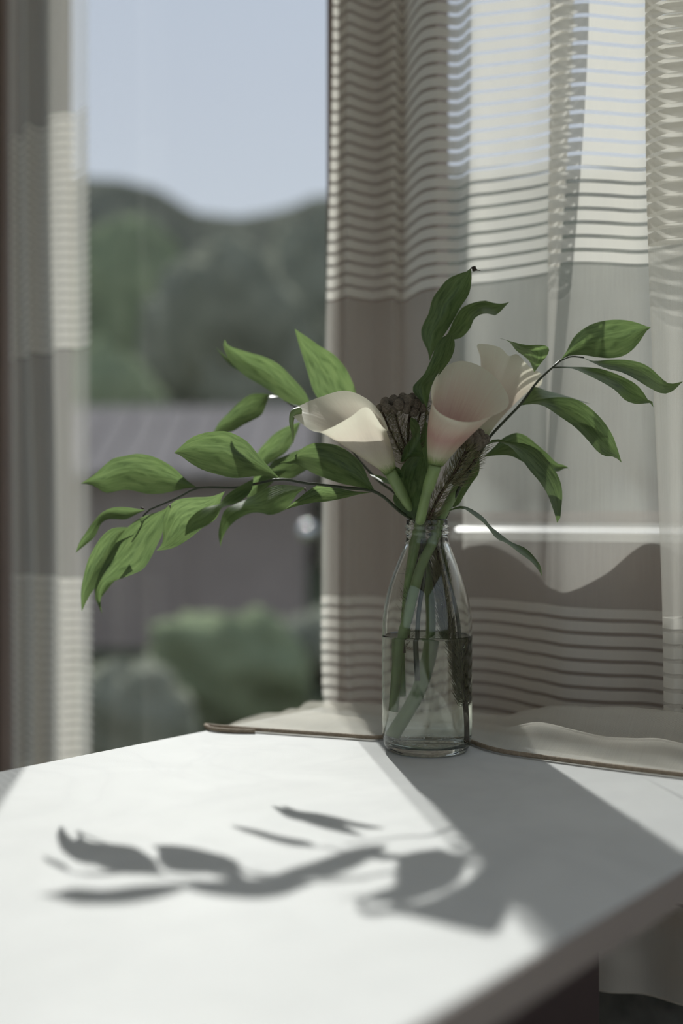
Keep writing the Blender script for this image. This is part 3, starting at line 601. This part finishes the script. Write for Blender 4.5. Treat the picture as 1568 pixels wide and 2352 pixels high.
for x, y, r_, Y in ((606, 880, 24, 1.018), (640, 850, 30, 1.016), (648, 885, 27, 1.006), (690, 836, 30, 1.018), (722, 862, 32, 1.004), (690, 892, 24, 1.006), (745, 822, 28, 1.020), (778, 838, 33, 1.006), (800, 822, 27, 1.020), (765, 885, 28, 1.006), (822, 862, 30, 1.010), (850, 838, 26, 1.02), (810, 905, 27, 1.008), (862, 880, 26, 1.012)):
    ball(Q(c2, x, y, Y), r_/2.6133*1.0/F*1.08, br1)
br2 = thing('brunia_stem', 'brunia stem with needle leaves and brown balls right of the pink calla stem', 'flower', (BX+.026, BY, bz(2080)), 'brunia stems')
s2 = [B4(868, 2085, .002), B4(862, 1800, .002), B4(830, 1400, .002), B4(790, 1140, .002), B4(760, 900, .0), B4(710, 450, .0), B4(645, 130, -.004), Q(c2, 905, 1540, 1.0), Q(c2, 970, 1400, .995), Q(c2, 1070, 1250, .995), Q(c2, 1150, 1110, .998)]
tube('stem', s2, lambda t: .0022-.0008*t, 'brown_stem', br2, 8, 60)
v, f = needles(s2, 700, .0125, 1.7, .60, 1); tag(mesh('needle_leaves', v, f, 'needle', br2, smooth=False), kind='stuff')
v, f = needles(s2, 1500, .0135, .9, .12, .60, 1.5); tag(mesh('needle_leaves', v, f, 'needle', br2, smooth=False), kind='stuff')
for sd, ct in (([Q(c2, 1020, 1320, .99), Q(c2, 1090, 1200, .985), Q(c2, 1140, 1100, .985)], 380), ([Q(c2, 1040, 1340, 1.0), Q(c2, 1150, 1230, 1.0), Q(c2, 1210, 1110, 1.0)], 460)):
    tube('side_stem', sd, .0010, 'brown_stem', br2, 6, 14)
    v, f = needles(sd, int(ct*.6), .012, 2.0); tag(mesh('needle_leaves', v, f, 'needle', br2, smooth=False), kind='stuff')
for x, y, r_, Y in ((1125, 1040, 34, .995), (1165, 1030, 34, .998), (1140, 1075, 34, .988), (1180, 1070, 36, .990), (1205, 1040, 30, 1.0), (1215, 1082, 32, .994), (1240, 1070, 28, 1.0), (1100, 1090, 30, .992), (1190, 1105, 28, .990)):
    ball(Q(c2, x, y, Y), r_/2.6133*1.0/F*1.08, br2)
# ------------------------------------------------------------------ outdoors
v = []; ROWS, COLS = 26, 60
sky = [(-4000, 420), (-2200, 330), (-1200, 420), (-500, 380), (0, 410), (180, 406), (250, 402), (330, 415), (390, 440), (440, 485), (490, 508), (560, 497), (640, 476), (760, 448), (900, 415), (1070, 396), (1480, 392), (1900, 430), (2600, 380), (4200, 420), (6500, 400)]
def sky_y(x):
    for (a, ya), (b_, yb) in zip(sky, sky[1:]):
        if x <= b_: t = max(0, (x-a)/(b_-a)); return ya+(yb-ya)*t
    return 410
GZ = -.45
COLS = 110
for i in range(ROWS):
    t = i/(ROWS-1)
    for j in range(COLS):
        x = -3600+9600*j/(COLS-1); Y = 34+46*t; ang = (x-CX)/F
        top = (HY-sky_y(x))/F*80+ZC-.8
        s = t*t*(3-2*t); z = GZ+(top-GZ)*s
        X = ang*80*(.45+.55*t)
        z += (.9*noise.noise(Vector((X*.35, Y*.35, 0)))+.6*noise.noise(Vector((X*.9, Y*.9, 4))))*min(1, t*4)
        v.append(Vector((X, Y, z)))
o = mesh('hillside', v, grid_faces(ROWS, COLS), 'forest'); struct(o)
plain('bounce_stone', (.36, .335, .30), .9, .1, 2, 0)
struct(box('fill_paving', 'bounce_stone', -7, 9, -9, -2.05, -.40, -.06)); struct(box('fill_paving_side', 'bounce_stone', 1.55, 9, -2.05, 2.0, -.40, -.06))  # unseen pale paving, added to bounce daylight through the extra glazing
struct(mesh('garden_ground', [Vector((-160, -60, GZ)), Vector((160, -60, GZ)), Vector((160, 40, GZ)), Vector((-160, 40, GZ))], [(0, 1, 2, 3)], 'lawn', smooth=False))
def blob(c_, rx, rz, amp, fr, seed, nu=26, nv=18):
    v = []
    for i in range(nv):
        ph = math.pi*i/(nv-1)
        for j in range(nu):
            th = 2*math.pi*j/nu; d_ = Vector((math.sin(ph)*math.cos(th), math.sin(ph)*math.sin(th), math.cos(ph)))
            k = 1+amp*noise.noise(d_*fr+Vector((seed, 0, 0)))+amp*.6*noise.noise(d_*fr*2.7+Vector((0, seed, 0)))
            v.append(c_+Vector((d_.x*rx*k, d_.y*rx*k, d_.z*rz*k)))
    return v, grid_faces(nv, nu, True)
def tree(label, x, Y, ytop, rx, mat, seed, name='tree', cat='tree'):
    X = (x-CX)/F*Y; zt = ZC+(HY-ytop)/F*Y; h = zt-GZ
    t = thing(name, label, cat, (X, Y, GZ), 'trees outside the window')
    rnd = random.Random(seed); parts = [blob(Vector((X, Y, GZ+h*.60)), rx, h*.38, .28, 2.2, seed)]
    for k in range(6):
        a = rnd.uniform(0, 6.28); parts.append(blob(Vector((X+math.cos(a)*rx*.6, Y+math.sin(a)*rx*.6, GZ+h*rnd.uniform(.35, .75))), rx*.5, h*.2, .35, 2.6, seed+k, 18, 12))
    v, f = join(parts); mesh('crown', v, f, mat, t)
    tube('trunk', [Vector((X, Y, GZ)), Vector((X+.1, Y, GZ+h*.2)), Vector((X, Y, GZ+h*.45))], lambda q: .03*h*(1-.4*q), 'bark', t, 8, 8)
tree('pale green blurred tree beside the left curtain, under the skyline hump', 285, 31, 500, 2.0, 'crown_green', 3)
tree('dark blurred tree in the middle of the window opening', 520, 25, 560, 1.9, 'crown_dark', 5)
tree('tall dark blurred tree just left of the striped curtain edge', 720, 33, 500, 2.1, 'crown_dark', 8)
tree('low green blurred tree beside the left curtain, nearest the shed roof', 255, 20, 800, 1.1, 'crown_green', 12)
tree('tree seen faintly through the striped curtain right of the frame post', 1180, 29, 470, 2.1, 'crown_dark', 15)
tree('tree seen faintly through the curtain at the right picture edge', 1500, 38, 480, 2.2, 'crown_dark', 18)
def shrub(label, x, Y, ytop, rx, mat, seed):
    X = (x-CX)/F*Y; zt = ZC+(HY-ytop)/F*Y; h = zt-GZ
    t = thing('shrub', label, 'shrub', (X, Y, GZ), 'shrubs below the window')
    rnd = random.Random(seed); parts = [blob(Vector((X, Y, GZ+h*.5)), rx, h*.48, .3, 2.5, seed)]
    for k in range(5):
        a = rnd.uniform(0, 6.28); parts.append(blob(Vector((X+math.cos(a)*rx*.6, Y+math.sin(a)*rx*.5, GZ+h*rnd.uniform(.3, .7))), rx*.5, h*.28, .35, 3, seed+k, 16, 11))
    v, f = join(parts); mesh('foliage', v, f, mat, t)
    tube('stem', [Vector((X, Y, GZ)), Vector((X, Y, GZ+h*.3))], .03, 'bark', t, 6, 4)
shrub('rounded green shrub low in the middle of the window opening', 520, 7.4, 1390, .50, 'crown_green', 31)
shrub('dark shrub low beside the striped curtain edge', 760, 9.6, 1400, .5, 'crown_dark', 35)
shrub('dark shrub low beside the left curtain', 300, 5.6, 1520, .32, 'crown_dark', 39)
sh = thing('garden_shed', 'blurred brown garden shed with a pale mauve-grey roof', 'shed', ((420-CX)/F*12, 13, GZ))
X0, X1 = (60-CX)/F*12, (715-CX)/F*12
zr1, zr0 = ZC+(HY-935)/F*14, ZC+(HY-1085)/F*12
def wbox(x0, x1, y0, y1, z0, z1):
    return [Vector((x, y, z)) for z in (z0, z1) for y in (y0, y1) for x in (x0, x1)], [(0, 2, 3, 1), (4, 5, 7, 6), (0, 1, 5, 4), (2, 6, 7, 3), (0, 4, 6, 2), (1, 3, 7, 5)]
v, f = wbox(X0+.15, X1-.15, 12.3, 15.5, GZ, zr0+.05); mesh('shed_wall', v, f, 'shed_wall', sh, smooth=False)
v = [Vector((x, y, z)) for x in (X0, X1) for y, z in ((12, zr0), (14, zr1), (16, zr0), (16, zr0-.06), (14, zr1-.06), (12, zr0-.06))]
rf = mesh('roof', v, [(0, 1, 7, 6), (1, 2, 8, 7), (2, 3, 9, 8), (3, 4, 10, 9), (4, 5, 11, 10), (5, 0, 6, 11), (0, 5, 4, 1), (1, 4, 3, 2), (6, 7, 10, 11), (7, 8, 9, 10)], 'shed_roof', sh, smooth=False)
for k in range(9):
    x = X0+(X1-X0)*(k+.5)/9
    v = [Vector((x+dx, y, z+dz)) for dx, dz in ((-.02, .0), (.02, 0), (.02, .035), (-.02, .035)) for y, z in ((12, zr0), (14, zr1))]
    mesh('roof_rib', v, [(0, 1, 3, 2), (2, 3, 5, 4), (4, 5, 7, 6), (6, 7, 1, 0), (0, 2, 4, 6), (1, 7, 5, 3)], 'shed_roof', rf, smooth=False)
v, f = wbox((330-CX)/F*12, (430-CX)/F*12, 12.27, 12.33, GZ, zr0-.15); mesh('shed_door', v, f, 'shed_wall', sh, smooth=False)
gx, gy, gz = (706-CX)/F*8, 8, ZC+(HY-1220)/F*8
gl = thing('garden_lamp', 'bright blurred polished ball on a thin post by the curtain edge', 'lamp', (gx, gy, GZ))
tube('post', [Vector((gx, gy, GZ)), Vector((gx, gy, gz-.03))], .008, 'post', gl, 8, 4)
v = []
for i in range(17):
    ph = math.pi*i/16
    for j in range(28): th = 2*math.pi*j/28; v.append(Vector((gx+.058*math.sin(ph)*math.cos(th), gy+.058*math.sin(ph)*math.sin(th), gz+.058*math.cos(ph))))
mesh('ball', v, grid_faces(17, 28, True), 'steel', gl)
